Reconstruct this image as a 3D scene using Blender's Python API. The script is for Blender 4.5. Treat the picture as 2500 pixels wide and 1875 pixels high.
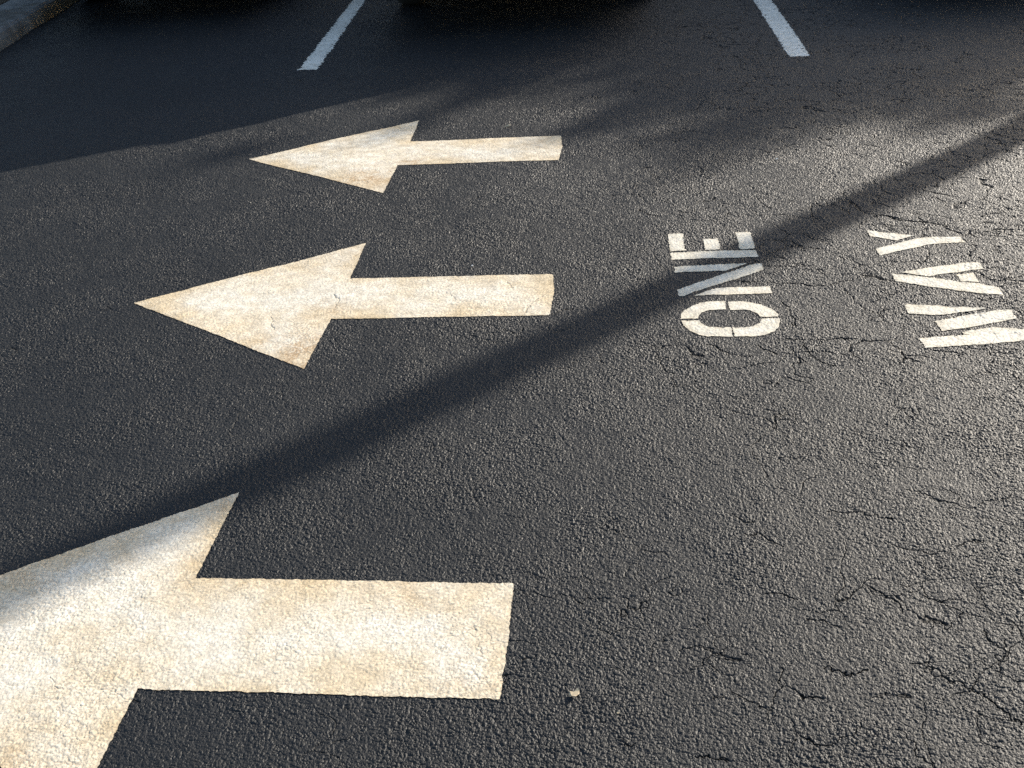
import bpy, math, random, json
import numpy as np
from mathutils import Vector, Matrix

SKY_STRENGTH = 0.12
SUN_STRENGTH = 4.6
EXPOSURE = 1.05
DENOISE = False
GRID_NX = 1900
ASPH_A = (.0056, .0066, .0080); ASPH_B = (.0088, .0100, .0116); ASPH_R = .60; ASPH_SPEC = .5
REL = 1.15
CARS = [(-3.0, 7.75), (-.35, 6.87), (2.95, 7.15)]
POLE = (1.79 + 8.0 * .743, 4.47 + 8.0 * .669)
LEAVES = 1500
SHADE_SEED = 4
SHADE = [(1500, 60, .8, 1), (1750, 60, .8, 1), (2000, 70, .8, 1), (2250, 80, .8, 1), (2450, 60, .7, 1), (1620, 20, .9, 1), (2100, 10, .9, 1), (1400, 90, .5, 1), (1330, 150, .2, .8),
         (1560, 268, .22, .8), (1750, 205, .3, .9), (1930, 150, .45, 1), (1430, 318, .13, .6), (1800, 275, .26, .5), (2050, 225, .27, .8), (2230, 195, .33, .9), (2350, 130, .4, .9), (1650, 335, .22, .4), (1930, 325, .25, .35),
         (2250, 262, .2, .5), (1700, 400, .2, .25), (980, 312, .11, .7), (1140, 245, .13, .8), (520, 385, .1, .7), (1230, 200, .12, .6), (2130, 140, .4, .9), (1600, 190, .16, .6), (2430, 205, .36, .6), (2380, 275, .22, .4), (2330, 300, .15, .25)]

GJSON = '''{"A":[[-1.4876,4.6034],[-0.7758,5.0724],[-0.7779,4.7535],[-0.0915,4.732],[-0.0854,4.5786],[-0.0995,4.4039],[-0.7898,4.4299],[-0.804,4.098]],"B":[[-1.4992,3.1541],[-0.7886,3.5827],[-0.7943,3.2833],[-0.109,3.2642],[-0.1019,3.1359],[-0.1142,2.9621],[-0.8012,2.987],[-0.8191,2.6725]],"C":[[-1.5477,1.6331],[-0.8491,2.0745],[-0.8614,1.7592],[-0.1697,1.7271],[-0.1723,1.5589],[-0.1811,1.4086],[-0.8774,1.4425],[-0.8905,1.1272]],"E":[[[0.2931,3.5499],[0.3441,3.5488],[0.339,3.4077],[0.2888,3.4043]],[[0.4092,3.4935],[0.4601,3.495],[0.4563,3.4009],[0.4071,3.4031]],[[0.5266,3.5443],[0.5782,3.5424],[0.5723,3.3998],[0.5221,3.3997]],[[0.2887,3.3907],[0.4122,3.3927],[0.5738,3.3848],[0.5734,3.3322],[0.287,3.3357]]],"N":[[[0.2911,3.2804],[0.4005,3.2847],[0.4971,3.2854],[0.5308,3.2848],[0.4573,3.2365],[0.291,3.2361]],[[0.2876,3.108],[0.3383,3.142],[0.424,3.196],[0.4916,3.2433],[0.5592,3.2822],[0.5755,3.2784],[0.5754,3.2341],[0.503,3.1869],[0.4217,3.1366],[0.3424,3.089],[0.3064,3.0616],[0.2866,3.0579]],[[0.3373,3.0612],[0.3744,3.0864],[0.4119,3.1118],[0.5774,3.111],[0.5761,3.0609],[0.4675,3.0602]]],"O":[[[0.4252,3.0125],[0.3984,3.0146],[0.3712,3.0147],[0.3479,3.0072],[0.3185,2.984],[0.2961,2.9605],[0.2837,2.934],[0.2805,2.9048],[0.3328,2.9034],[0.3359,2.9227],[0.3429,2.937],[0.3645,2.9528],[0.3872,2.956],[0.4211,2.9569]],[[0.4344,3.0081],[0.4455,3.0124],[0.4831,3.0079],[0.525,2.9872],[0.552,2.9609],[0.5655,2.935],[0.5698,2.914],[0.5687,2.9005],[0.527,2.8987],[0.5159,2.9044],[0.5145,2.9167],[0.5039,2.9347],[0.486,2.9485],[0.4646,2.9536],[0.4323,2.9526]],[[0.519,2.8887],[0.5695,2.8859],[0.5673,2.8621],[0.5592,2.8297],[0.5408,2.8078],[0.5169,2.7911],[0.4838,2.782],[0.4521,2.7819],[0.4258,2.7828],[0.4285,2.8367],[0.4703,2.8361],[0.4907,2.844],[0.5056,2.8571],[0.5138,2.8756]],[[0.2801,2.8927],[0.3327,2.8913],[0.3364,2.8742],[0.3455,2.8568],[0.3615,2.8448],[0.3847,2.8399],[0.4201,2.8387],[0.4185,2.7842],[0.3805,2.786],[0.351,2.7889],[0.3263,2.7975],[0.3071,2.8196],[0.2887,2.8538],[0.2806,2.8734]]],"Y":[[[0.9706,3.5246],[1.0253,3.4973],[1.1148,3.4597],[1.0765,3.4424],[1.0455,3.4266],[0.9685,3.4709]],[[0.9634,3.364],[1.0572,3.4095],[1.1272,3.4409],[1.163,3.4443],[1.2592,3.4347],[1.2589,3.3918],[1.1573,3.386],[1.1287,3.3786],[0.9629,3.3074]]],"Aa":[[[0.9907,3.1714],[1.2147,3.2294],[1.2591,3.2253],[1.2539,3.179],[1.155,3.157],[1.071,3.134],[1.0398,3.1476]],[[1.159,3.1427],[1.2124,3.1489],[1.209,3.0835],[1.1559,3.0939]],[[0.965,3.1626],[1.0153,3.1497],[1.082,3.1198],[1.203,3.0723],[1.2542,3.0431],[1.2515,2.9883],[1.1727,3.0144],[1.0428,3.0682],[0.9622,3.1085]]],"Ww":[[[0.9476,2.9536],[1.0335,2.9389],[1.0821,2.9285],[1.1697,2.9138],[1.1739,2.9057],[1.042,2.879],[1.0043,2.8838],[0.9449,2.8941]],[[1.008,2.8428],[1.08,2.8647],[1.1711,2.8866],[1.2403,2.8968],[1.2362,2.8361],[1.2017,2.8275],[1.0925,2.7966],[1.0101,2.7806]],[[0.936,2.739],[1.0281,2.7469],[1.0922,2.7539],[1.0633,2.7552],[1.059,2.768],[1.1041,2.7812],[1.1569,2.792],[1.1691,2.7893],[1.2026,2.7814],[1.2336,2.7712],[1.2723,2.7577],[1.2697,2.7108],[1.2102,2.7044],[1.0919,2.6916],[0.9348,2.6815]]],"cracks":[[[1.0154,3.6848],[1.0603,3.6563],[1.0988,3.6057],[1.1615,3.5876],[1.2028,3.5551],[1.2425,3.5342],[1.2499,3.4895],[1.2611,3.4453],[1.3281,3.4653],[1.3781,3.4818],[1.4367,3.4866],[1.4778,3.4661]],[[1.2631,3.8797],[1.3,3.8368],[1.3484,3.8059]],[[1.2861,3.1096],[1.306,3.081],[1.3399,3.0737]],[[1.2666,3.2711],[1.2636,3.2135]],[[0.742,2.7179],[0.7858,2.7409],[0.8416,2.7319],[0.8691,2.689],[0.8749,2.6386],[0.8532,2.5914]],[[0.742,2.7179],[0.7335,2.6577],[0.7572,2.6168]],[[0.586,3.4757],[0.6948,3.4573],[0.7301,3.3945],[0.7965,3.3809]],[[0.4788,3.1551],[0.5869,3.1459],[0.6501,3.1341],[0.708,3.0973],[0.775,3.1107],[0.8531,3.149]],[[0.541,2.763],[0.6236,2.7573],[0.6916,2.7547],[0.7584,2.748]],[[0.8749,2.6386],[0.9025,2.6028]],[[1.0315,2.6782],[1.0972,2.6638],[1.1919,2.6526]],[[0.4875,2.7351],[0.4974,2.7034],[0.5325,2.6808]],[[1.2679,3.0943],[1.3406,3.0756]],[[0.5997,2.9952],[0.6083,2.924],[0.6077,2.8338]],[[0.7121,2.0214],[0.7363,2.0168],[0.7493,1.9875],[0.7834,1.9756],[0.8181,1.9533],[0.8384,1.9526]],[[0.8561,1.9695],[0.891,1.9753],[0.932,1.9987]],[[0.3398,1.4778],[0.3369,1.4398],[0.3577,1.421],[0.368,1.4026],[0.3946,1.4]],[[0.2487,1.4269],[0.2785,1.3946],[0.3035,1.3808],[0.324,1.4031],[0.3384,1.4281]],[[0.3035,1.3808],[0.3047,1.3458],[0.3209,1.3243]],[[0.5861,1.4887],[0.6123,1.4835],[0.6294,1.4594],[0.6355,1.4452],[0.6596,1.4356],[0.6772,1.4171],[0.6902,1.3856],[0.7105,1.3679],[0.7286,1.3335]],[[0.3756,1.303],[0.4006,1.2987],[0.4299,1.3151],[0.455,1.3402]],[[0.5168,1.3269],[0.5381,1.3101],[0.541,1.2855],[0.5481,1.2654],[0.55,1.2501]],[[0.3478,1.3283],[0.3756,1.303]],[[0.6632,1.3727],[0.6491,1.3385],[0.6563,1.301],[0.6774,1.2886]],[[0.1644,1.2757],[0.1899,1.2715],[0.211,1.2593]],[[0.3073,1.9431],[0.3329,1.9147],[0.3625,1.9171]],[[0.3318,1.6834],[0.3741,1.6852],[0.4019,1.6704]],[[0.1905,1.5374],[0.2319,1.5189],[0.2651,1.4985]],[[0.5283,1.9565],[0.5889,1.9474],[0.631,1.9321],[0.6619,1.9242]],[[0.7681,1.8287],[0.8207,1.8335]],[[0.1569,1.5302],[0.171,1.5311],[0.1909,1.537],[0.2032,1.5368],[0.2164,1.5292]],[[0.2281,1.5095],[0.2453,1.508],[0.2577,1.4971],[0.2627,1.4958]],[[0.0359,1.3243],[0.0512,1.3058],[0.0619,1.2966],[0.0671,1.3037]],[[0.1712,1.277],[0.188,1.273],[0.2121,1.2651]],[[0.1993,1.4049],[0.2132,1.4103],[0.2299,1.4112]],[[-0.4529,3.1647],[-0.4324,3.1252],[-0.4104,3.101]],[[-0.2591,3.2183],[-0.2397,3.1624]],[[-0.1392,3.1015],[-0.1612,3.0739],[-0.1792,3.0319],[-0.1876,2.997]],[[-1.0034,3.009],[-0.9847,2.9725],[-0.9663,2.9231]],[[-0.8267,3.1646],[-0.8009,3.1172],[-0.8025,3.0729]],[[-0.1113,2.9773],[-0.08,2.9888],[-0.0409,3.014]],[[-0.9488,1.4402],[-0.9329,1.431],[-0.9109,1.4285],[-0.8919,1.4148],[-0.878,1.4102],[-0.865,1.4078]],[[-1.0145,1.3984],[-0.9889,1.3872],[-0.9723,1.3805]],[[-1.0582,1.4764],[-1.0301,1.4481]],[[0.205,3.8012],[0.2401,3.7454],[0.283,3.7237]],[[1.0224,3.6604],[1.0735,3.6466],[1.137,3.591],[1.2361,3.5645],[1.2501,3.4928],[1.2758,3.4447],[1.3999,3.4928],[1.4789,3.4694]],[[0.7999,3.0771],[0.8047,2.9791],[0.8322,2.9417]],[[0.9594,2.6729],[1.0226,2.6488]],[[0.346,2.7446],[0.3971,2.6795],[0.4532,2.6658]],[[0.6035,2.7273],[0.6218,2.645],[0.668,2.5934]],[[0.3283,1.8811],[0.3642,1.8734],[0.3945,1.8333]],[[0.4059,1.6095],[0.4489,1.6033],[0.4736,1.5815]],[[0.5536,1.7069],[0.5755,1.6721],[0.5995,1.6492],[0.6021,1.6163]],[[0.7383,1.5765],[0.7462,1.5355],[0.7689,1.5103]],[[0.6534,1.6703],[0.6855,1.6528],[0.7292,1.663]],[[0.4314,1.4813],[0.4678,1.4569],[0.4974,1.466]],[[0.4756,1.4014],[0.5135,1.4054],[0.5569,1.4049]]],"leaf":[[-0.0437,1.4174],[-0.3414,4.9041],[0.034,1.3698],[-0.3832,3.3424],[0.7887,4.2858]],"kerb":[[-3.8164,7.0874],[-3.8513,7.6042],[-3.9306,8.3602],[-3.9829,8.8078],[-4.4284,8.3833],[-4.2461,8.4861],[-4.2492,8.719]]}'''

# ------------------------------------------------------------------ camera, sky, sun, exposure
for o in list(bpy.data.objects): bpy.data.objects.remove(o)
SC = bpy.context.scene
COL = SC.collection
CAM_H = 1.5
cam_d = bpy.data.cameras.new('camera'); cam = bpy.data.objects.new('camera', cam_d); COL.objects.link(cam)
F = Vector((-0.0711431, 0.85986667, -0.5055373)); R_ = Vector((0.99703062, 0.04632717, -0.0615121)); U_ = Vector((0.02947209, 0.50841233, 0.86060926))
cam.matrix_world = Matrix(((R_.x, U_.x, -F.x, 0), (R_.y, U_.y, -F.y, 0), (R_.z, U_.z, -F.z, CAM_H), (0, 0, 0, 1)))
cam_d.sensor_width = 36.0; cam_d.sensor_fit = 'HORIZONTAL'; cam_d.lens = 2631.13 / 2500 * 36
cam_d.clip_start = 0.05; cam_d.clip_end = 500
SC.camera = cam

SUN_AZ = math.radians(48.0)      # from +Y towards +X
SUN_EL = math.radians(18.0)
world = bpy.data.worlds.new('World'); SC.world = world; world.use_nodes = True
wn = world.node_tree; wn.nodes.clear()
sky = wn.nodes.new('ShaderNodeTexSky'); sky.sky_type = 'NISHITA'; sky.sun_disc = False
sky.sun_elevation = SUN_EL; sky.sun_rotation = SUN_AZ; sky.air_density = 1.0; sky.dust_density = 1.5; sky.ozone_density = 0.6
bg = wn.nodes.new('ShaderNodeBackground'); bg.inputs['Strength'].default_value = SKY_STRENGTH
wo = wn.nodes.new('ShaderNodeOutputWorld')
wn.links.new(sky.outputs[0], bg.inputs[0]); wn.links.new(bg.outputs[0], wo.inputs[0])
SUNV = Vector((math.sin(SUN_AZ) * math.cos(SUN_EL), math.cos(SUN_AZ) * math.cos(SUN_EL), math.sin(SUN_EL)))
ld = bpy.data.lights.new('sun', 'SUN'); ld.energy = SUN_STRENGTH; ld.angle = math.radians(0.53); ld.color = (1.0, 0.92, 0.80)
lo = bpy.data.objects.new('sun', ld); COL.objects.link(lo); lo.location = (6, 6, 8)
lo.rotation_euler = SUNV.to_track_quat('Z', 'Y').to_euler()
SC.view_settings.view_transform = 'Standard'; SC.view_settings.look = 'None'
SC.view_settings.gamma = 1.0; SC.view_settings.exposure = EXPOSURE
SC.cycles.max_bounces = 5; SC.cycles.diffuse_bounces = 2; SC.cycles.glossy_bounces = 3
SC.cycles.use_denoising = DENOISE
SC.cycles.caustics_reflective = False; SC.cycles.caustics_refractive = False; SC.cycles.sample_clamp_indirect = 2.0

# ------------------------------------------------------------------ small helpers
def tag(o, label=None, cat=None, group=None, kind=None):
    if label: o['label'] = label
    if cat: o['category'] = cat
    if group: o['group'] = group
    if kind: o['kind'] = kind
    return o
def empty(name, loc=(0, 0, 0), rz=0):
    o = bpy.data.objects.new(name, None); o.location = loc; o.rotation_euler = (0, 0, rz); o.empty_display_size = .2
    COL.objects.link(o); return o
def mesh_obj(name, verts, faces, mat, parent=None, smooth=False):
    me = bpy.data.meshes.new(name); me.from_pydata([tuple(v) for v in verts], [], [tuple(f) for f in faces]); me.update()
    me.materials.append(mat)
    if smooth: me.polygons.foreach_set('use_smooth', [True] * len(me.polygons))
    o = bpy.data.objects.new(name, me); COL.objects.link(o)
    if parent: o.parent = parent
    return o
def add_attr(me, name, vals):
    a = me.attributes.new(name, 'FLOAT', 'POINT'); a.data.foreach_set('value', np.asarray(vals, np.float32))

def hsh(ix, iy, seed):
    h = (ix.astype(np.int64) * 374761393 + iy.astype(np.int64) * 668265263 + seed * 2147483647 + 1013904223) & 0xFFFFFFFF
    h = ((h ^ (h >> 13)) * 1274126177) & 0xFFFFFFFF
    h = ((h ^ (h >> 16)) * 2246822519) & 0xFFFFFFFF
    return ((h ^ (h >> 15)) & 0xFFFFFF).astype(np.float32) / np.float32(0xFFFFFF)
def vnoise(x, y, s, seed):
    x = x / s; y = y / s; ix = np.floor(x); iy = np.floor(y); fx = (x - ix).astype(np.float32); fy = (y - iy).astype(np.float32)
    ux = fx * fx * (3 - 2 * fx); uy = fy * fy * (3 - 2 * fy); ix = ix.astype(np.int64); iy = iy.astype(np.int64)
    a = hsh(ix, iy, seed); b = hsh(ix + 1, iy, seed); c = hsh(ix, iy + 1, seed); d = hsh(ix + 1, iy + 1, seed)
    return (a + (b - a) * ux) * (1 - uy) + (c + (d - c) * ux) * uy
def fbm(x, y, s, seed, octv=3):
    t = 0; a = 1.0; n = 0
    for k in range(octv):
        t = t + a * vnoise(x + 3.1 * k, y - 1.7 * k, s / (2.03 ** k), seed + k); n += a; a *= .5
    return t / n
def stones(x, y, s, seed):
    # height of rounded aggregate grains, 0..1
    gx = x / s; gy = y / s; ix = np.floor(gx).astype(np.int64); iy = np.floor(gy).astype(np.int64)
    best = np.zeros(x.shape, np.float32)
    for dx in (-1, 0, 1):
        for dy in (-1, 0, 1):
            cx = ix + dx; cy = iy + dy
            px = cx + .5 + .9 * (hsh(cx, cy, seed) - .5); py = cy + .5 + .9 * (hsh(cx, cy, seed + 1) - .5)
            r = .42 + .42 * hsh(cx, cy, seed + 2); hh = .35 + .65 * hsh(cx, cy, seed + 3)
            el = 1 + .6 * (hsh(cx, cy, seed + 4) - .5)
            d2 = ((gx - px) * el) ** 2 + ((gy - py) / el) ** 2
            v = hh * np.clip(1 - d2 / (r * r), 0, 1).astype(np.float32) ** .5
            v = np.where(v > 0, np.clip(v + .55 * ((gx - px) * (hsh(cx, cy, seed + 5) - .5) + (gy - py) * (hsh(cx, cy, seed + 6) - .5)) * np.minimum(v * 3, 1), 0, 1.3), 0)
            np.maximum(best, v, out=best)
    return best

def seg_dist(x, y, pts, closed=False):
    d = np.full(x.shape, 9.0, np.float32)
    n = len(pts); m = n if closed else n - 1
    for i in range(m):
        ax, ay = pts[i]; bx, by = pts[(i + 1) % n]
        vx, vy = bx - ax, by - ay; L = vx * vx + vy * vy + 1e-12
        t = np.clip(((x - ax) * vx + (y - ay) * vy) / L, 0, 1)
        dd = np.hypot(x - ax - t * vx, y - ay - t * vy).astype(np.float32)
        np.minimum(d, dd, out=d)
    return d
def inside(x, y, pts):
    c = np.zeros(x.shape, bool); n = len(pts)
    for i in range(n):
        x1, y1 = pts[i]; x2, y2 = pts[(i + 1) % n]
        if y1 == y2: continue
        m = ((y1 > y) != (y2 > y)) & (x < (x2 - x1) * (y - y1) / (y2 - y1) + x1)
        c ^= m
    return c

# ------------------------------------------------------------------ the ground grid (finer towards where one stands)
G = json.loads(GJSON)
NX = GRID_NX
def xl(y): return -1.06 - .4723 * (y - 1.26) - .28 - .03 * y
def xr(y): return .70 + .3519 * (y - 1.25) + .28 + .03 * y
ys = [1.02]
while ys[-1] < 9.35:
    y = ys[-1]; s = (xr(y) - xl(y)) / NX; ys.append(y + s * (1 + .17 * (y - 1)))
ys = np.array(ys); NY = len(ys)
tx = np.linspace(0, 1, NX + 1)
GX = (xl(ys)[:, None] + (xr(ys) - xl(ys))[:, None] * tx[None, :]); GY = np.repeat(ys[:, None], NX + 1, 1)
# wobble the columns so no straight mesh lines show
print('grid', GX.shape)

def amp_fields(x, y):
    patch = fbm(x, y, .16, 11, 3); big = fbm(x, y, .9, 21, 2)
    return patch, big
def crack_field(x, y):
    """depth 0..1 of fine cracks; more of them to the right of the lane"""
    d = np.full(x.shape, 9.0, np.float32)
    jx = .011 * (vnoise(x, y, .013, 303) - .5) + .006 * (vnoise(x, y, .0055, 305) - .5); jy = .011 * (vnoise(x, y, .013, 304) - .5) + .006 * (vnoise(x, y, .0055, 306) - .5)
    wx = x + .016 * (vnoise(x, y, .04, 301) - .5) + jx
    wy = y + .016 * (vnoise(x, y, .04, 302) - .5) + jy
    dep = np.zeros(x.shape, np.float32)
    for k, c in enumerate(G['cracks']):
        xs = [p[0] for p in c]; yy = [p[1] for p in c]
        m = (x > min(xs) - .03) & (x < max(xs) + .03) & (y > min(yy) - .03) & (y < max(yy) + .03)
        if not m.any(): continue
        dd = seg_dist(wx[m], wy[m], c)
        w = (.0005 + .0006 * vnoise(x[m], y[m], .05, 310)) * (1 + .62 * y[m])
        dep[m] = np.maximum(dep[m], np.clip(1.35 - dd / w, 0, 1) * (.35 + .6 * vnoise(x[m], y[m], .035, 311)))
    # random hairline cracks
    for s, seed, wd in ((.24, 41, .0010), (.105, 51, .0008)):
        qx = x + .6 * jx + .40 * s * (fbm(x, y, s * .5, seed + 5, 3) - .5) * 2; qy = y + .6 * jy + .40 * s * (fbm(x, y, s * .5, seed + 6, 3) - .5) * 2
        gx = qx / s; gy = qy / s; ix = np.floor(gx).astype(np.int64); iy = np.floor(gy).astype(np.int64)
        f1 = np.full(x.shape, 9., np.float32); f2 = f1.copy()
        for dx in (-1, 0, 1):
            for dy in (-1, 0, 1):
                cx = ix + dx; cy = iy + dy
                q = np.hypot(gx - cx - hsh(cx, cy, seed), gy - cy - hsh(cx, cy, seed + 1)).astype(np.float32)
                lo_ = q < f1; f2 = np.where(lo_, f1, np.minimum(f2, q)); f1 = np.where(lo_, q, f1)
        e = (f2 - f1) * s * .5
        where = np.clip((fbm(x, y, .22, seed + 8, 2) - .585 + .24 * np.clip(x + .0 - .06 * y, -.8, .62)) * 6, 0, 1) * np.clip((vnoise(x, y, .03, seed + 11) + .05) * 2.5, 0, 1)
        dep = np.maximum(dep, np.clip(1.2 - e / (wd * (1 + .22 * y)), 0, 1) * where * .62)
    return dep
def height(x, y):
    patch, big = amp_fields(x, y)
    a = .72 + .42 * np.clip((patch - .36) * 2.6, 0, 1)
    w = .0022; qx = x + w * (vnoise(x, y, .005, 155) - .5); qy = y + w * (vnoise(x, y, .005, 156) - .5)
    h = np.maximum(.0024 * stones(qx, qy, .0072, 101), .0018 * stones(qx + .004, qy, .0045, 131)) * a * REL
    h += REL * .0008 * a * stones(qx - .003, qy, .0027, 141)
    h += .0016 * (fbm(x, y, .035, 161, 2) - .5) + .006 * (fbm(x, y, .35, 171, 2) - .5)
    # open pores
    ps = stones(x, y, .021, 181); pm = hsh(np.floor(x / .021).astype(np.int64), np.floor(y / .021).astype(np.int64), 191)
    pore = np.clip((fbm(x, y, .018, 195, 2) - .95) * 12, 0, 1)
    ck = crack_field(x, y)
    h *= 1 + .15 * np.clip(y - 1.5, 0, 3.5)
    h -= .0035 * pore + (.0016 + .0010 * y) * ck
    return h.astype(np.float32), ck, pore, patch
H = np.empty(GX.shape, np.float32); CK = H.copy(); PO = H.copy(); PA = H.copy()
for r0 in range(0, NY, 200):
    sl = slice(r0, min(NY, r0 + 200)); H[sl], CK[sl], PO[sl], PA[sl] = height(GX[sl], GY[sl])
H -= H.mean()
# fade the relief out at the rim of the fine sheet
rim = np.minimum(np.minimum(tx[None, :], 1 - tx[None, :]) * 40, np.minimum((GY - ys[0]) / .05, (ys[-1] - GY) / .2)); H *= np.clip(rim, 0, 1)

# ------------------------------------------------------------------ materials
def new_mat(name):
    m = bpy.data.materials.new(name); m.use_nodes = True; n = m.node_tree; n.nodes.clear()
    out = n.nodes.new('ShaderNodeOutputMaterial'); b = n.nodes.new('ShaderNodeBsdfPrincipled'); n.links.new(b.outputs[0], out.inputs[0])
    return m, n, b
def nd(n, t, **k):
    x = n.nodes.new(t)
    for a, v in k.items(): setattr(x, a, v)
    return x
def simple(name, col, rough=.5, metal=0, noise=0, scale=20, spec=.5, coat=0):
    m, n, b = new_mat(name)
    b.inputs['Base Color'].default_value = (*col, 1); b.inputs['Roughness'].default_value = rough; b.inputs['Metallic'].default_value = metal
    b.inputs['Specular IOR Level'].default_value = spec; b.inputs['Coat Weight'].default_value = coat
    tc = nd(n, 'ShaderNodeTexCoord'); nz = nd(n, 'ShaderNodeTexNoise'); nz.inputs['Scale'].default_value = scale; nz.inputs['Detail'].default_value = 5
    n.links.new(tc.outputs['Object'], nz.inputs['Vector'])
    mx = nd(n, 'ShaderNodeMixRGB', blend_type='MULTIPLY'); mx.inputs[0].default_value = noise; mx.inputs[1].default_value = (*col, 1)
    rp = nd(n, 'ShaderNodeValToRGB'); rp.color_ramp.elements[0].position = .35; rp.color_ramp.elements[0].color = (.35, .35, .35, 1); rp.color_ramp.elements[1].position = .65
    n.links.new(nz.outputs['Fac'], rp.inputs[0]); n.links.new(rp.outputs[0], mx.inputs[2]); n.links.new(mx.outputs[0], b.inputs['Base Color'])
    return m
def attr(n, name):
    a = nd(n, 'ShaderNodeAttribute'); a.attribute_name = name; return a.outputs['Fac']
def noise_node(n, scale, detail=4, rough=.55):
    g = nd(n, 'ShaderNodeNewGeometry'); z = nd(n, 'ShaderNodeTexNoise'); z.inputs['Scale'].default_value = scale; z.inputs['Detail'].default_value = detail
    z.inputs['Roughness'].default_value = rough; n.links.new(g.outputs['Position'], z.inputs['Vector']); return z.outputs['Fac']
def ramp(n, fac, stops):
    r = nd(n, 'ShaderNodeValToRGB'); e = r.color_ramp.elements
    e[0].position, e[0].color = stops[0][0], (*stops[0][1], 1); e[1].position, e[1].color = stops[-1][0], (*stops[-1][1], 1)
    for p, c in stops[1:-1]:
        q = e.new(p); q.color = (*c, 1)
    n.links.new(fac, r.inputs[0]); return r.outputs[0]
def mix(n, fac, a, b, mode='MIX'):
    x = nd(n, 'ShaderNodeMixRGB', blend_type=mode)
    for i, v in ((0, fac), (1, a), (2, b)):
        if hasattr(v, 'is_linked') or hasattr(v, 'node'): n.links.new(v, x.inputs[i])
        elif i == 0: x.inputs[0].default_value = v
        else: x.inputs[i].default_value = (*v, 1)
    return x.outputs[0]

# sealed asphalt
m_asph, n, b = new_mat('sealed_asphalt')
base = ramp(n, noise_node(n, 1.6, 4), [(.35, ASPH_A), (.65, ASPH_B)])
base = mix(n, 1.0, base, ramp(n, noise_node(n, 240, 2), [(.3, (.65, .65, .65)), (.72, (1.3, 1.3, 1.3)), (.8, (2.2, 2.2, 2.1))]), 'MULTIPLY')
base = mix(n, attr(n, 'hole'), base, (.004, .004, .004))
n.links.new(base, b.inputs['Base Color'])
rg = ramp(n, noise_node(n, 60, 3), [(.3, (ASPH_R - .05,) * 3), (.7, (ASPH_R + .08,) * 3)])
n.links.new(rg, b.inputs['Roughness']); 
sp = nd(n, 'ShaderNodeMath', operation='MULTIPLY_ADD'); n.links.new(attr(n, 'hole'), sp.inputs[0]); sp.inputs[1].default_value = -.9 * ASPH_SPEC; sp.inputs[2].default_value = ASPH_SPEC
n.links.new(sp.outputs[0], b.inputs['Specular IOR Level'])
bp = nd(n, 'ShaderNodeBump'); bp.inputs['Distance'].default_value = .0011; bp.inputs['Strength'].default_value = .55
n.links.new(noise_node(n, 330, 2, .6), bp.inputs['Height'])
bp2 = nd(n, 'ShaderNodeBump'); bp2.inputs['Distance'].default_value = .0065; n.links.new(attr(n, 'coarse'), bp2.inputs['Strength'])   # beyond the modelled relief the grain is a bump
n.links.new(noise_node(n, 125, 3, .7), bp2.inputs['Height']); n.links.new(bp.outputs[0], bp2.inputs['Normal']); n.links.new(bp2.outputs[0], b.inputs['Normal'])

# coarse asphalt of the same kind is the same material; traffic paint:
def paint_mat(name, white, tan, grey, spec):
    m, n, b = new_mat(name)
    # 'edge': 0 along the outline .. 1 in the middle ; 'low': 1 in the hollows between the grains ; 'hole': bare asphalt
    bands = ramp(n, noise_node(n, 5.5, 3), [(.36, (0, 0, 0)), (.62, (1, 1, 1))])
    e = nd(n, 'ShaderNodeMath', operation='MULTIPLY_ADD'); n.links.new(attr(n, 'edge'), e.inputs[0]); e.inputs[1].default_value = .85
    n.links.new(bands, e.inputs[2])
    e2 = nd(n, 'ShaderNodeMath', operation='MULTIPLY'); e2.use_clamp = True; n.links.new(e.outputs[0], e2.inputs[0]); e2.inputs[1].default_value = .62
    top = mix(n, e2.outputs[0], tan, white)
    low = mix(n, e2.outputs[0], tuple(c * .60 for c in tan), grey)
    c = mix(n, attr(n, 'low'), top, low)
    c = mix(n, 1.0, c, ramp(n, noise_node(n, 24, 4), [(.3, (.86, .84, .80)), (.6, (1, 1, 1))]), 'MULTIPLY')
    st = ramp(n, noise_node(n, 3.1, 5, .7), [(.56, (0, 0, 0)), (.74, (.3, .3, .3))])
    c = mix(n, st, c, tuple(v * .62 for v in tan))
    c = mix(n, attr(n, 'stain'), c, (.42, .28, .15))
    c = mix(n, attr(n, 'hole'), c, (.02, .02, .021))
    n.links.new(c, b.inputs['Base Color']); b.inputs['Roughness'].default_value = .62; b.inputs['Specular IOR Level'].default_value = spec
    bp = nd(n, 'ShaderNodeBump'); bp.inputs['Distance'].default_value = .0006; bp.inputs['Strength'].default_value = .5
    n.links.new(noise_node(n, 420, 2, .6), bp.inputs['Height']); n.links.new(bp.outputs[0], b.inputs['Normal'])
    return m
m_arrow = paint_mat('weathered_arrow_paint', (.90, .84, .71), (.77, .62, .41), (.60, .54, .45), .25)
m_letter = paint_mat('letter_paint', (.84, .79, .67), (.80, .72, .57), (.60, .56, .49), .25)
m_stripe = paint_mat('stripe_paint', (.97, .93, .84), (.92, .88, .78), (.74, .71, .63), .25)

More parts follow.
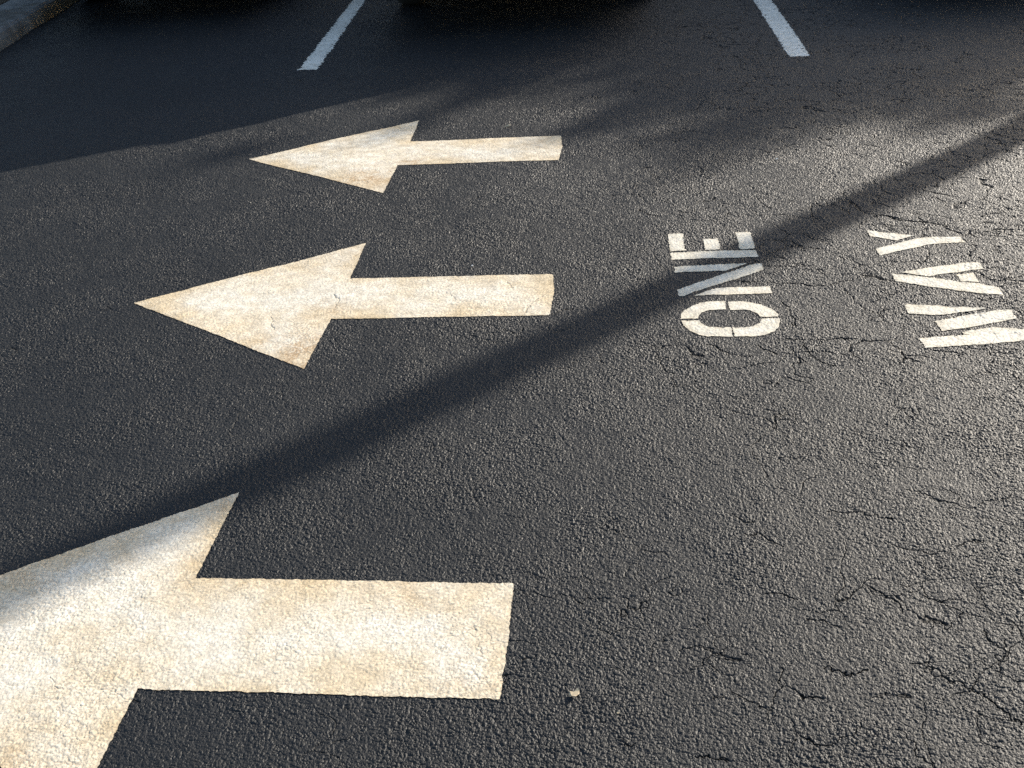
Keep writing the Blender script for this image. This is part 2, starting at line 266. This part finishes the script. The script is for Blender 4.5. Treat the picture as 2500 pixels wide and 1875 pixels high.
# ------------------------------------------------------------------ ground: one sheet, fine in the middle, reaching 70 m out
nv = GX.size
ring_idx = np.concatenate([np.arange(NX + 1), (np.arange(1, NY) * (NX + 1) + NX), ((NY - 1) * (NX + 1) + np.arange(NX - 1, -1, -1)), (np.arange(NY - 2, 0, -1) * (NX + 1))])
rx = GX.ravel()[ring_idx]; ry = GY.ravel()[ring_idx]
cx0, cy0 = -.3, 4.5
an = np.arctan2(ry - cy0, rx - cx0)
rings = [(rx, ry)]
outer = [(cx0 + (rx - cx0) * 1.008, cy0 + (ry - cy0) * 1.008)]
for rad in (12., 70.):
    outer.append((cx0 + rad * np.cos(an), cy0 + rad * np.sin(an)))
co = np.empty((nv + 3 * len(rx), 3), np.float32)
co[:nv, 0] = GX.ravel(); co[:nv, 1] = GY.ravel(); co[:nv, 2] = H.ravel()
for k, (ox, oy) in enumerate(outer):
    s = nv + k * len(rx); co[s:s + len(rx), 0] = ox; co[s:s + len(rx), 1] = oy; co[s:s + len(rx), 2] = 0
ii, jj = np.meshgrid(np.arange(NY - 1), np.arange(NX), indexing='ij'); v0 = (ii * (NX + 1) + jj).ravel()
quads = np.stack([v0, v0 + 1, v0 + NX + 2, v0 + NX + 1], 1).astype(np.int32)
nr = len(ring_idx); k0 = np.arange(nr); k1 = (k0 + 1) % nr
r1 = np.stack([ring_idx[k0], nv + k0, nv + k1, ring_idx[k1]], 1); r2 = np.concatenate([np.stack([nv + q * nr + k0, nv + (q + 1) * nr + k0, nv + (q + 1) * nr + k1, nv + q * nr + k1], 1) for q in (0, 1)])
quads = np.concatenate([quads, r1, r2]).astype(np.int32)
me = bpy.data.meshes.new('asphalt_ground')
me.vertices.add(len(co)); me.vertices.foreach_set('co', co.ravel())
me.loops.add(quads.size); me.loops.foreach_set('vertex_index', quads.ravel())
me.polygons.add(len(quads)); me.polygons.foreach_set('loop_start', (np.arange(len(quads)) * 4).astype(np.int32))
me.update(calc_edges=True); me.materials.append(m_asph)
hole = np.zeros(len(co), np.float32); hole[:nv] = np.clip(CK * 1.35 + PO * .6, 0, 1).ravel(); add_attr(me, 'hole', hole)
coarse = np.ones(len(co), np.float32); coarse[:nv] = 0; add_attr(me, 'coarse', coarse)
me.polygons.foreach_set('use_smooth', np.zeros(len(quads), bool))
ground = bpy.data.objects.new('asphalt_ground', me); COL.objects.link(ground)
tag(ground, 'black sealed asphalt of the parking lot with fine cracks', kind='structure')

# ------------------------------------------------------------------ painted markings follow the same relief
def blur(A, k):
    for ax in (0, 1):
        P_ = np.pad(A, [(k, k) if i == ax else (0, 0) for i in (0, 1)], mode='edge'); c_ = np.cumsum(P_, ax, dtype=np.float64)
        z_ = np.zeros_like(np.take(c_, [0], ax)); c_ = np.concatenate([z_, c_], ax); n_ = A.shape[ax]
        A = ((np.take(c_, np.arange(2 * k + 1, 2 * k + 1 + n_), ax) - np.take(c_, np.arange(n_), ax)) / (2 * k + 1)).astype(np.float32)
    return A
def marking(name, polys, mat, parent=None, ragged=.0014, lift=.0014, keep=.38, edge_w=.13, bare=0.0, seed=0):
    P = np.concatenate([np.array(p) for p in polys]); x0, y0 = P.min(0) - .02; x1, y1 = P.max(0) + .02
    ra = max(0, np.searchsorted(ys, y0) - 1); rb = min(NY, np.searchsorted(ys, y1) + 1)
    sub = slice(ra, rb); X = GX[sub]; Y = GY[sub]
    cols = np.where(((X > x0) & (X < x1)).any(0))[0]; ca, cb = max(0, cols[0] - 1), min(NX + 1, cols[-1] + 2)
    X = X[:, ca:cb]; Y = Y[:, ca:cb]; Z = H[sub, ca:cb]; ck = CK[sub, ca:cb]; po = PO[sub, ca:cb]
    sd = np.full(X.shape, -9., np.float32)
    for p in polys:
        d = seg_dist(X, Y, p, True); ins = inside(X, Y, p); sd = np.maximum(sd, np.where(ins, d, -d))
    sdr = sd + ragged * 2 * (vnoise(X, Y, .006, 501 + seed) - .5) * (1 + .1 * Y) + ragged * (vnoise(X, Y, .03, 521 + seed) - .5) * 2
    if bare: sdr = np.where((fbm(X, Y, .012, 541 + seed, 2) > .80 - bare) & (sd < .03), -.001, sdr)
    Zb = blur(Z, 9); zs = np.maximum(Zb + (Z - Zb) * keep + lift, Z + .0002)
    ny, nx = X.shape; ins = sdr > 0
    cell = ins[:-1, :-1].astype(int) + ins[:-1, 1:] + ins[1:, 1:] + ins[1:, :-1]
    full = np.argwhere(cell == 4); part = np.argwhere((cell > 0) & (cell < 4))
    verts = {}; vl = []
    Zl = Z - Zb
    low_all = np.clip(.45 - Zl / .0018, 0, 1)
    stn = np.zeros(X.shape, np.float32)
    for (qx_, qy_, r_, a_) in STAINS:
        stn = np.maximum(stn, a_ * np.exp(-((X - qx_) ** 2 + (Y - qy_) ** 2) / (r_ * r_)) * np.clip((fbm(X, Y, .03, 561, 3) - .25) * 2.2, 0, 1) * (.5 + .8 * low_all))
    STr = np.clip(stn, 0, .9).ravel()
    Xr, Yr, Zr, Er, Lr = X.ravel(), Y.ravel(), zs.ravel(), np.clip(sd / edge_w, 0, 1).ravel(), low_all.ravel()
    Hr = np.clip((ck - .45) * 1.8, 0, 1).ravel() * .85 + np.clip((po - .3) * 2, 0, 1).ravel() * .75; Sr = sdr.ravel()
    used = np.zeros(ny * nx, bool)
    base = full[:, 0] * nx + full[:, 1]; FQ = np.stack([base, base + 1, base + nx + 1, base + nx], 1); used[FQ.ravel()] = True
    polysf = []; extra = {}; exl = []
    def ev(a, b_):
        k = (a, b_) if a < b_ else (b_, a)
        if k not in extra: extra[k] = -(len(exl) + 1); exl.append(k)
        return extra[k]
    for r, c in part:
        q = [r * nx + c, r * nx + c + 1, (r + 1) * nx + c + 1, (r + 1) * nx + c]; f = []
        for i in range(4):
            a, b_ = q[i], q[(i + 1) % 4]; ia, ib = Sr[a] > 0, Sr[b_] > 0
            if ia: f.append(a); used[a] = True
            if ia != ib: f.append(ev(a, b_))
        if len(f) >= 3: polysf.append(f)
    mp = np.full(ny * nx, -1, np.int64); uid = np.where(used)[0]; mp[uid] = np.arange(len(uid)); nb = len(uid)
    E = np.array(exl) if exl else np.zeros((0, 2), int)
    t = Sr[E[:, 0]] / (Sr[E[:, 0]] - Sr[E[:, 1]] + 1e-12) if len(E) else np.zeros(0)
    lerp = lambda A: np.concatenate([A[uid], A[E[:, 0]] * (1 - t) + A[E[:, 1]] * t]) if len(E) else A[uid]
    C = np.stack([lerp(Xr), lerp(Yr), lerp(Zr)], 1)
    faces = mp[FQ].tolist() + [[(int(mp[v]) if v >= 0 else nb - v - 1) for v in f] for f in polysf]
    me = bpy.data.meshes.new(name); me.from_pydata(C.tolist(), [], faces); me.update(); me.materials.append(mat)
    me.polygons.foreach_set('use_smooth', [True] * len(me.polygons))
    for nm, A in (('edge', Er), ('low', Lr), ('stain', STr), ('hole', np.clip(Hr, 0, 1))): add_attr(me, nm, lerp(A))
    o = bpy.data.objects.new(name, me); COL.objects.link(o)
    if parent: o.parent = parent
    return o

def photo_spot(px_, py_):
    dv = F + R_ * ((px_ - 1250) / 2631.13) - U_ * ((py_ - 937.5) / 2631.13); return (-dv.x * CAM_H / dv.z, -dv.y * CAM_H / dv.z)
STAINS = [(*photo_spot(a_, b_), r_, k_) for a_, b_, r_, k_ in ((890, 440, .14, .8), (1005, 396, .05, .8), (735, 875, .14, .95), (640, 850, .09, .4), (890, 610, .09, .35), (500, 1385, .08, .3), (1000, 1440, .10, .22),
          (10, 1870, .12, .3), (1150, 1690, .09, .2), (820, 755, .1, .3), (1330, 345, .08, .3), (15, 1400, .1, .35), (560, 1230, .06, .35))]
ga = 'arrows painted one above another in the lane'
tag(marking('painted_arrow', [G['A']], m_arrow, seed=1), 'faded tan painted arrow next to the parking stripes, smallest of the three', 'arrow marking', ga)
tag(marking('painted_arrow', [G['B']], m_arrow, seed=2), 'cream painted arrow in the middle, its point the sharpest seen, with cracks in the paint', 'arrow marking', ga)
tag(marking('painted_arrow', [G['C']], m_arrow, seed=3), 'largest painted arrow, its head running out of the picture under a bluish shadow', 'arrow marking', ga)
gw = 'words stencilled across the lane'
w1 = tag(empty('painted_word', (0.5, 3.2, 0)), 'white stencilled word ONE partly crossed by the pole shadow', 'road lettering', gw)
w2 = tag(empty('painted_word', (1.0, 3.1, 0)), 'white stencilled word WAY on cracked asphalt, its W running out of the picture', 'road lettering', gw)
for k, w, lb in (('O', w1, 'letter O in four stencilled pieces'), ('N', w1, 'letter N in three slanting bars'), ('E', w1, 'letter E with three short blocks'),
                 ('Ww', w2, 'letter W'), ('Aa', w2, 'letter A'), ('Y', w2, 'letter Y')):
    o = marking('letter', G[k], m_letter, ragged=.0018, lift=.0014, keep=.45, edge_w=.02, seed=ord(k[0])); o.parent = w; o.matrix_parent_inverse = w.matrix_basis.inverted() if False else Matrix.Translation(-w.location)
    o['label'] = lb
gs = 'white stripes between the parking bays'
def ext(a, b, L):
    a = np.array(a); b = np.array(b); d = (b - a) / np.linalg.norm(b - a); return (a + d * L).tolist()
s1 = [[-1.6072, 6.1745], [-1.4953, 6.1527], ext([-1.4953, 6.1527], [-1.5391, 8.1446], 3.1), ext([-1.6072, 6.1745], [-1.6378, 8.1714], 3.1)]
s2 = [[1.1174, 5.9108], [1.2315, 5.9102], ext([1.2315, 5.9102], [1.2581, 7.3856], 3.3), ext([1.1174, 5.9108], [1.1465, 7.4159], 3.3)]
tag(marking('parking_stripe', [s1], m_stripe, ragged=.006, bare=.13, edge_w=.03, seed=7), 'white parking stripe with chipped edges above the point of the smallest arrow', 'parking stripe', gs)
tag(marking('parking_stripe', [s2], m_stripe, ragged=.004, bare=.13, edge_w=.03, seed=9), 'white parking stripe with a dotted worn line, above the words ONE WAY', 'parking stripe', gs)

# ------------------------------------------------------------------ kerb and planting bed at the far left
m_conc, n, b = new_mat('stained_concrete')
c = ramp(n, noise_node(n, 7, 6, .65), [(.35, (.10, .10, .098)), (.55, (.18, .18, .175)), (.7, (.25, .25, .24))])
c = mix(n, ramp(n, noise_node(n, 2.6, 4), [(.52, (0, 0, 0)), (.6, (.8, .8, .8))]), c, (.07, .062, .05))
n.links.new(c, b.inputs['Base Color']); b.inputs['Roughness'].default_value = .9
bp = nd(n, 'ShaderNodeBump'); bp.inputs['Distance'].default_value = .002; n.links.new(noise_node(n, 90, 5), bp.inputs['Height']); n.links.new(bp.outputs[0], b.inputs['Normal'])
kv, kf = [], []
prof = [(0, -.02), (0, .06), (.012, .095), (.04, .11), (.34, .115), (.36, .11), (.37, .05)]
rows = 60
for i in range(rows):
    y = 5.6 + i * .12; bx = -3.66 - .098 * (y - 5.6) + .006 * math.sin(y * 3.1)
    for (dx, z) in prof: kv.append((bx - dx + random.uniform(-.002, .002), y, z + random.uniform(-.002, .002)))
for i in range(rows - 1):
    for j in range(len(prof) - 1):
        a = i * len(prof) + j; kf.append((a, a + 1, a + len(prof) + 1, a + len(prof)))
K0 = len(kv)                                    # the end of the bed: the kerb turns away from the lane
for i in range(40):
    x = -3.66 - i * .2
    for (dx, z) in prof: kv.append((x, 5.6 - .37 + dx - .002, z - .0015))
for i in range(39):
    for j in range(len(prof) - 1):
        a = K0 + i * len(prof) + j; kf.append((a, a + len(prof), a + len(prof) + 1, a + 1))
kf.append(tuple(range(K0, K0 + len(prof))))
kf.append(tuple(range(len(prof)))[::-1]); kf.append(tuple(range((rows - 1) * len(prof), rows * len(prof))))
tag(mesh_obj('kerb', kv, kf, m_conc), 'stained pale concrete kerb beside the planting bed', 'kerb', kind='structure')
m_mulch, n, b = new_mat('bark_mulch')
n.links.new(ramp(n, noise_node(n, 45, 5, .7), [(.35, (.018, .012, .008)), (.65, (.11, .075, .045))]), b.inputs['Base Color']); b.inputs['Roughness'].default_value = .95
bp = nd(n, 'ShaderNodeBump'); bp.inputs['Distance'].default_value = .03; n.links.new(noise_node(n, 60, 5), bp.inputs['Height']); n.links.new(bp.outputs[0], b.inputs['Normal'])
rnd = random.Random(5); mv, mf = [], []
for i in range(41):
    for j in range(21):
        y = 5.58 + i * .17; x = -4.03 - .098 * (y - 5.6) - j * .22; mv.append((x, y, .085 + rnd.uniform(0, .03) + .05 * min(1, j / 4)))
for i in range(40):
    for j in range(20):
        a = i * 21 + j; mf.append((a, a + 1, a + 22, a + 21))
tag(mesh_obj('planting_bed', mv, mf, m_mulch, smooth=True), 'brown mulch planting bed behind the kerb', 'planting bed', kind='structure')

# ------------------------------------------------------------------ bits of dry leaf on the asphalt
m_leaf = simple('dry_leaf', (.62, .50, .33), .8, noise=.35, scale=90)
m_chip = simple('pale_chip', (.75, .73, .68), .6, noise=.2, scale=90)
def leaf(loc, pts, s, mat, tilt):
    vs = [(x * s, y * s, .0045 + tilt * x * s + .0025 * abs(y)) for x, y in pts]; n_ = len(vs)
    vs += [(x, y, z - .0008) for x, y, z in vs]
    fs = [tuple(range(n_)), tuple(range(2 * n_ - 1, n_ - 1, -1))] + [(i, n_ + i, n_ + (i + 1) % n_, (i + 1) % n_) for i in range(n_)]
    o = mesh_obj('dry_leaf', vs, fs, mat); o.location = (*loc, 0); return o
L = G['leaf']
tag(leaf(L[0], [(-1, -.25), (-.5, -.7), (.35, -1.0), (.7, -.6), (1, -.3), (1, .5), (.75, 1.1), (.3, .7), (-.2, .35), (-.85, .6)], .0095, m_leaf, .12), 'pale curled scrap of dry leaf on the asphalt near the end of the largest arrow', 'leaf')
tag(leaf(L[1], [(-.9, .2), (-.2, -.1), (.9, -.9), (1, -.5), (.6, .6), (.2, 1), (-.1, .5), (-.6, .6)], .016, m_leaf, .3), 'tiny pale scrap of dry leaf on the asphalt beside the shaft of the smallest arrow', 'leaf')
tag(leaf(L[2], [(-.9, .1), (-.2, -.6), (.6, -.9), (.7, .1), (.5, .9), (-.3, .6)], .0032, m_leaf, .2), 'yellowish crumb of leaf on the bare asphalt just below the larger pale scrap', 'leaf')
o = leaf(L[3], [(-.9, .1), (-.2, -.6), (.6, -.9), (.9, .1), (.5, .9), (-.3, .8)], .005, m_chip, .2); o.name = 'stone_chip'; tag(o, 'white stone chip on the asphalt just above the shaft of the middle arrow', 'stone chip')
o = leaf(L[4], [(-.9, .1), (-.2, -.6), (.6, -.9), (.9, .1), (.5, .9), (-.3, .8)], .0065, m_chip, .2); o.name = 'stone_chip'; tag(o, 'bright stone chip on the asphalt between the shaded stripe and the word ONE', 'stone chip')

# ------------------------------------------------------------------ parked cars
m_tyre = simple('tyre_rubber', (.02, .02, .02), .8, noise=.3); m_rim = simple('alloy_rim', (.45, .45, .46), .3, 1)
m_glass = simple('tinted_glass', (.01, .012, .014), .06, spec=.6); m_trim = simple('black_trim', (.012, .012, .013), .6)
m_lamp = simple('tail_lamp_red', (.35, .01, .01), .15, spec=.6); m_plate = simple('plate_white', (.7, .7, .7), .4)
def loft_car(name, paint, x, y, label, group, front=False):
    root = tag(empty(name, (x, y, 0)), label, 'car', group)
    # y, z bottom, z belt, z top, half width bottom / belt / top
    S = [(0, .34, .55, .66, .66, .74, .68), (.05, .27, .58, .80, .78, .85, .76), (.14, .24, .80, .98, .85, .90, .78), (.22, .23, .90, 1.10, .88, .91, .74),
         (.36, .23, .93, 1.38, .89, .92, .68), (.52, .23, .94, 1.58, .90, .92, .63), (.75, .23, .95, 1.66, .90, .92, .62), (1.6, .23, .95, 1.70, .90, .92, .62),
         (2.5, .23, .94, 1.67, .90, .92, .61), (2.95, .23, .94, 1.50, .90, .92, .63), (3.45, .23, .93, 1.12, .90, .91, .74), (3.6, .23, .90, 1.02, .90, .91, .80),
         (4.2, .24, .82, .93, .88, .88, .76), (4.5, .28, .66, .80, .80, .82, .68), (4.6, .36, .55, .62, .62, .68, .60)]
    if front:
        S = [(0, .26, .50, .60, .62, .70, .62), (.05, .22, .54, .68, .74, .80, .70), (.16, .20, .60, .76, .82, .87, .76), (.5, .20, .68, .84, .88, .90, .78), (1.1, .20, .76, .93, .88, .91, .80),
             (1.3, .20, .80, 1.00, .88, .91, .76), (1.75, .20, .86, 1.30, .88, .91, .63), (2.1, .20, .88, 1.41, .88, .91, .58), (2.8, .20, .88, 1.43, .88, .91, .57), (3.3, .20, .88, 1.36, .88, .91, .58),
             (3.9, .22, .88, 1.06, .87, .90, .70), (4.3, .24, .84, .99, .85, .88, .72), (4.6, .30, .66, .90, .74, .78, .66), (4.66, .36, .58, .72, .62, .68, .60)]
    m = []
    for s in S:
        yy, zb, zl, zt, wb, wl, wt = s
        half = [(0, zb), (wb * .9, zb), (wb, zb + .07), (wl, (zb + zl) * .5), (wl, zl), ((wl + wt) * .5 + .01, (zl + zt) * .5), (wt, zt - .05), (wt * .82, zt - .005), (0, zt + .02)]
        m.append([(yy, px, pz) for px, pz in half] + [(yy, -px, pz) for px, pz in half[-2:0:-1]])
    vs = [(p[1], p[0], p[2]) for r in m for p in r]; k = len(m[0]); fs = []
    for i in range(len(m) - 1):
        for j in range(k): fs.append((i * k + j, i * k + (j + 1) % k, (i + 1) * k + (j + 1) % k, (i + 1) * k + j))
    fs.append(tuple(range(k))[::-1]); fs.append(tuple(range((len(m) - 1) * k, len(m) * k)))
    body = mesh_obj('body', vs, fs, paint, root, True); sm = body.modifiers.new('sub', 'SUBSURF'); sm.levels = 2; sm.render_levels = 2
    def quad(nm, P, mat, par=root, th=.012):
        a, b_, c_ = Vector(P[0]), Vector(P[1]), Vector(P[2]); nn = (b_ - a).cross(c_ - a).normalized() * th
        v = [tuple(Vector(q) + nn) for q in P] + [tuple(Vector(q) - nn) for q in P]; n_ = len(P)
        f = [tuple(range(n_)), tuple(range(2 * n_ - 1, n_ - 1, -1))] + [(i, n_ + i, n_ + (i + 1) % n_, (i + 1) % n_) for i in range(n_)]
        return mesh_obj(nm, v, f, mat, par)
    if front:
        quad('windshield', [(-.68, 1.24, 1.02), (.68, 1.24, 1.02), (.53, 1.90, 1.36), (-.53, 1.90, 1.36)], m_glass)
        quad('rear_window', [(-.62, 3.88, 1.09), (.62, 3.88, 1.09), (.53, 3.42, 1.35), (-.53, 3.42, 1.35)], m_glass)
        for sx in (-1, 1):
            for y0, y1, y2, y3 in ((1.55, 2.3, 2.3, 1.95), (2.36, 3.5, 3.2, 2.36)):
                quad('side_window', [(sx * .875, y0, .95), (sx * .875, y1, .95), (sx * .66, y2, 1.33), (sx * .66, y3, 1.33)], m_glass)
            quad('headlight', [(sx * .50, .03, .56), (sx * .80, .14, .58), (sx * .80, .22, .70), (sx * .52, .08, .66)], m_plate, th=.03)
            quad('mirror', [(sx * .9, 1.62, .93), (sx * 1.05, 1.58, .95), (sx * 1.04, 1.58, 1.06), (sx * .92, 1.62, 1.05)], paint, th=.045)
        quad('grille', [(-.42, -.01, .42), (.42, -.01, .42), (.44, .02, .60), (-.44, .02, .60)], m_trim, th=.02)
        quad('bumper_trim', [(-.66, .0, .24), (.66, .0, .24), (.66, .0, .34), (-.66, .0, .34)], m_trim, th=.03)
    else:
        quad('rear_window', [(-.62, .27, 1.10), (.62, .27, 1.10), (.54, .49, 1.50), (-.54, .49, 1.50)], m_glass)
        quad('windshield', [(-.66, 3.36, 1.14), (.66, 3.36, 1.14), (.54, 2.86, 1.53), (-.54, 2.86, 1.53)], m_glass)
        for sx in (-1, 1):
            for y0, y1, y2, y3 in ((.62, 1.35, 1.35, .72), (1.42, 2.15, 2.15, 1.42), (2.22, 3.15, 2.75, 2.22)):
                quad('side_window', [(sx * .885, y0, 1.02), (sx * .885, y1, 1.02), (sx * .70, y2, 1.48), (sx * .70, y3, 1.48)], m_glass)
            quad('tail_lamp', [(sx * .62, .09, .82), (sx * .86, .16, .82), (sx * .80, .20, 1.04), (sx * .66, .18, 1.04)], m_lamp, th=.03)
            quad('mirror', [(sx * .9, 2.95, 1.0), (sx * 1.06, 3.0, 1.02), (sx * 1.05, 3.0, 1.14), (sx * .92, 2.96, 1.13)], paint, th=.045)
        quad('number_plate', [(-.16, .02, .70), (.16, .02, .70), (.16, .055, .83), (-.16, .055, .83)], m_plate, th=.02)
        quad('bumper_trim', [(-.74, -.005, .30), (.74, -.005, .30), (.74, .0, .42), (-.74, .0, .42)], m_trim, th=.03)
    for sx in (-1, 1):
        for wy in (1.05, 3.65):
            tv, tf = [], []
            pr = [(.0, .19), (.02, .32), (.06, .335), (.16, .335), (.20, .32), (.21, .19)]; N = 32
            for i in range(N):
                a = 2 * math.pi * i / N
                for d, r in pr: tv.append((sx * (.92 - d), wy + r * math.cos(a), .335 + r * math.sin(a)))
            q = len(pr)
            for i in range(N):
                for j in range(q): tf.append((i * q + j, i * q + (j + 1) % q, ((i + 1) % N) * q + (j + 1) % q, ((i + 1) % N) * q + j))
            wh = mesh_obj('wheel', tv, tf, m_tyre, root, True)
            rv = [(sx * .905, wy, .335)]; rf = []
            for i in range(40):
                a = 2 * math.pi * i / 40; dd = 0 if (i // 4) % 2 else .035
                rv += [(sx * (.912 - dd), wy + .2 * math.cos(a), .335 + .2 * math.sin(a)), (sx * (.90 - dd), wy + .07 * math.cos(a), .335 + .07 * math.sin(a))]
            for i in range(40):
                a, b_ = 1 + 2 * i, 1 + 2 * ((i + 1) % 40); rf += [(a, b_, b_ + 1, a + 1), (0, a + 1, b_ + 1)]
            mesh_obj('rim', rv, rf, m_rim, wh)
    return root
gc = 'cars parked in the bays'
m_black = simple('car_paint_black', (.012, .012, .014), .25, coat=.6); m_grey = simple('car_paint_graphite', (.03, .032, .036), .3, .4, coat=.6)
m_silver = simple('car_paint_silver', (.50, .51, .52), .3, .3, coat=.6)
loft_car('parked_car', m_grey, CARS[0][0], CARS[0][1], 'dark grey hatchback parked beside the kerb, only its underside shade in view', gc)
loft_car('parked_car', m_black, CARS[1][0], CARS[1][1], 'black hatchback parked between the two white stripes, casting the long dark shade', gc)
loft_car('parked_car', m_silver, CARS[2][0], CARS[2][1], 'silver saloon parked nose out past the stripe above the word WAY', gc, True)

# ------------------------------------------------------------------ what stands beyond and shades the lane: trees, plus unseen greenery added to darken reflections
m_bark = simple('pine_bark', (.10, .075, .055), .9, noise=.7, scale=12)
m_fol = simple('foliage', (.05, .085, .03), .7, noise=.6, scale=3)
def tube(name, pts, mat, parent, N=14):
    vs, fs = [], []
    for i, (p, r) in enumerate(pts):
        q = Vector(pts[min(i + 1, len(pts) - 1)][0]) - Vector(pts[max(i - 1, 0)][0]); q.normalize()
        a = q.orthogonal().normalized(); b_ = q.cross(a)
        for j in range(N):
            t = 2 * math.pi * j / N; rr = r * (1 + .06 * math.sin(3 * t + i)); vs.append(tuple(Vector(p) + rr * (a * math.cos(t) + b_ * math.sin(t))))
    for i in range(len(pts) - 1):
        for j in range(N): fs.append((i * N + j, i * N + (j + 1) % N, (i + 1) * N + (j + 1) % N, (i + 1) * N + j))
    fs.append(tuple(range(N))[::-1]); fs.append(tuple(range((len(pts) - 1) * N, len(pts) * N)))
    return mesh_obj(name, vs, fs, mat, parent, True)
def crown(name, clumps, nleaf, size, mat, parent, seed):
    r = np.random.RandomState(seed); V = []
    for (cx, cy, cz, rr, dens) in clumps:
        n_ = int(nleaf * dens * rr ** 2)
        d = r.normal(size=(n_, 3)); d /= np.linalg.norm(d, axis=1)[:, None]; rad = rr * r.rand(n_) ** .45
        c = np.array([cx, cy, cz]) + d * rad[:, None] * np.array([1, 1, .75])
        a = r.normal(size=(n_, 3)); a /= np.linalg.norm(a, axis=1)[:, None]; b_ = np.cross(a, r.normal(size=(n_, 3))); b_ /= np.linalg.norm(b_, axis=1)[:, None]
        s = size * (.6 + .8 * r.rand(n_, 1))
        V.append(np.stack([c - a * s, c - b_ * s * .5, c + a * s, c + b_ * s * .5], 1))
    V = np.concatenate(V); F_ = np.arange(len(V) * 4).reshape(-1, 4)
    return mesh_obj(name, V.reshape(-1, 3).tolist(), F_.tolist(), mat, parent)
KK = 1 / math.tan(SUN_EL); sdx, sdy = math.sin(SUN_AZ), math.cos(SUN_AZ)
def up_sun(gx, gy, L): return (gx + sdx * L, gy + sdy * L, L / KK)   # point above whose shadow falls on (gx, gy)

gt = 'trees standing beyond the parking bays'
# tall tree whose bare trunk throws the narrow band of shade
tb = tag(empty('pine_tree', (POLE[0], POLE[1], 0)), 'tall pine with a bare straight trunk beside the bays, throwing the narrow shadow', 'tree', gt)
tr = tube('trunk', [((0.0, 0, -.1), .145), ((0.0, .0, .5), .115), ((0, 0, 2.2), .106), ((.01, .02, 4.2), .100), ((0.05, .02, 6.5), .085), ((0, 0, 9), .05)], m_bark, tb)
crown('crown', [(rnd.uniform(-1.6, 1.6), rnd.uniform(-1.6, 1.6), rnd.uniform(7.2, 10.5), rnd.uniform(.5, 1.0), 1) for _ in range(26)], 260, .09, m_fol, tb, 3)
def shade_tree(name, base, clumps, label, seed):
    t = tag(empty(name, (base[0], base[1], 0)), label, 'tree', gt)
    cl = [(c[0] - base[0], c[1] - base[1], c[2], c[3], c[4]) for c in clumps]
    top = np.mean([c[:3] for c in cl], axis=0)
    tube('trunk', [((0, 0, -.1), .24), ((.05, 0, 1.5), .19), ((.1 * top[0], .1 * top[1], 3.2), .16), ((top[0] * .3, top[1] * .3, top[2] * .62), .1), (tuple(top * np.array([.5, .5, .8])), .03)], m_bark, t)
    for k, c in enumerate([q for q in cl if q[3] > .27][::3]):
        tube('limb', [((top[0] * .15, top[1] * .15, 3.4), .05), (((c[0] + top[0] * .15) / 2, (c[1] + top[1] * .15) / 2, c[2] * .75), .035), (c[:3], .012)], m_bark, t, 6)
    crown('crown', cl, LEAVES, .075, m_fol, t, seed); return t
rr = random.Random(SHADE_SEED)
cl1 = []
for (px_, py_, rad, dens) in SHADE:
    dv = F + R_ * ((px_ - 1250) / 2631.13) - U_ * ((py_ - 937.5) / 2631.13); gx, gy = -dv.x * CAM_H / dv.z, -dv.y * CAM_H / dv.z   # ground spot that the clump shades
    p = up_sun(gx, gy, rr.uniform(15, 19)); cl1.append((p[0], p[1], p[2], rad, dens))
mx_ = np.mean([c[0] for c in cl1]); my_ = np.mean([c[1] for c in cl1])
dv = F + R_ * ((1850 - 1250) / 2631.13) - U_ * ((30 - 937.5) / 2631.13); ob = up_sun(-dv.x * CAM_H / dv.z, -dv.y * CAM_H / dv.z, 19)
shade_tree('oak_tree', (ob[0], ob[1]), cl1, 'broad leafy oak beyond the cars, its loose crown dappling the bays', 17)
for (tx_, ty_, s_, lb) in ((-10, 14.5, 1.5, 'dense unseen tree added beyond the dark grey hatchback to darken reflections'), (-5.5, 17.5, 1.6, 'dense unseen tree added straight beyond the black hatchback to darken reflections'), (-14, 10.5, 1.4, 'dense unseen tree added past the planting bed to darken reflections'), (-.5, 19, 1.6, 'dense unseen tree added between the hatchbacks and the tall pine to darken reflections'), (6, 30, 1.8, 'unseen tree added far beyond the silver saloon to darken reflections')):  # unseen trees, added so the asphalt reflects less sky
    cl = [(tx_ + rr.gauss(0, 1.5) * s_, ty_ + rr.gauss(0, 1.1) * s_, rr.uniform(1.2, 5.2) * s_, rr.uniform(.8, 1.3) * s_ * .8, .35) for _ in range(26)]
    t = shade_tree('added_tree', (tx_, ty_), cl, lb, int(tx_ * 2 + 100))
tag(crown('added_hedge', [(x_ * .8 - 20, 17.5 + rr.uniform(-.2, .2), .9 + rr.uniform(0, .5), .95, 1) for x_ in range(0, 52)], 900, .07, m_fol, None, 77), 'unseen clipped greenery added behind the parked cars to darken reflections', 'added_hedge')  # unseen row of foliage, added to block low sky from the asphalt
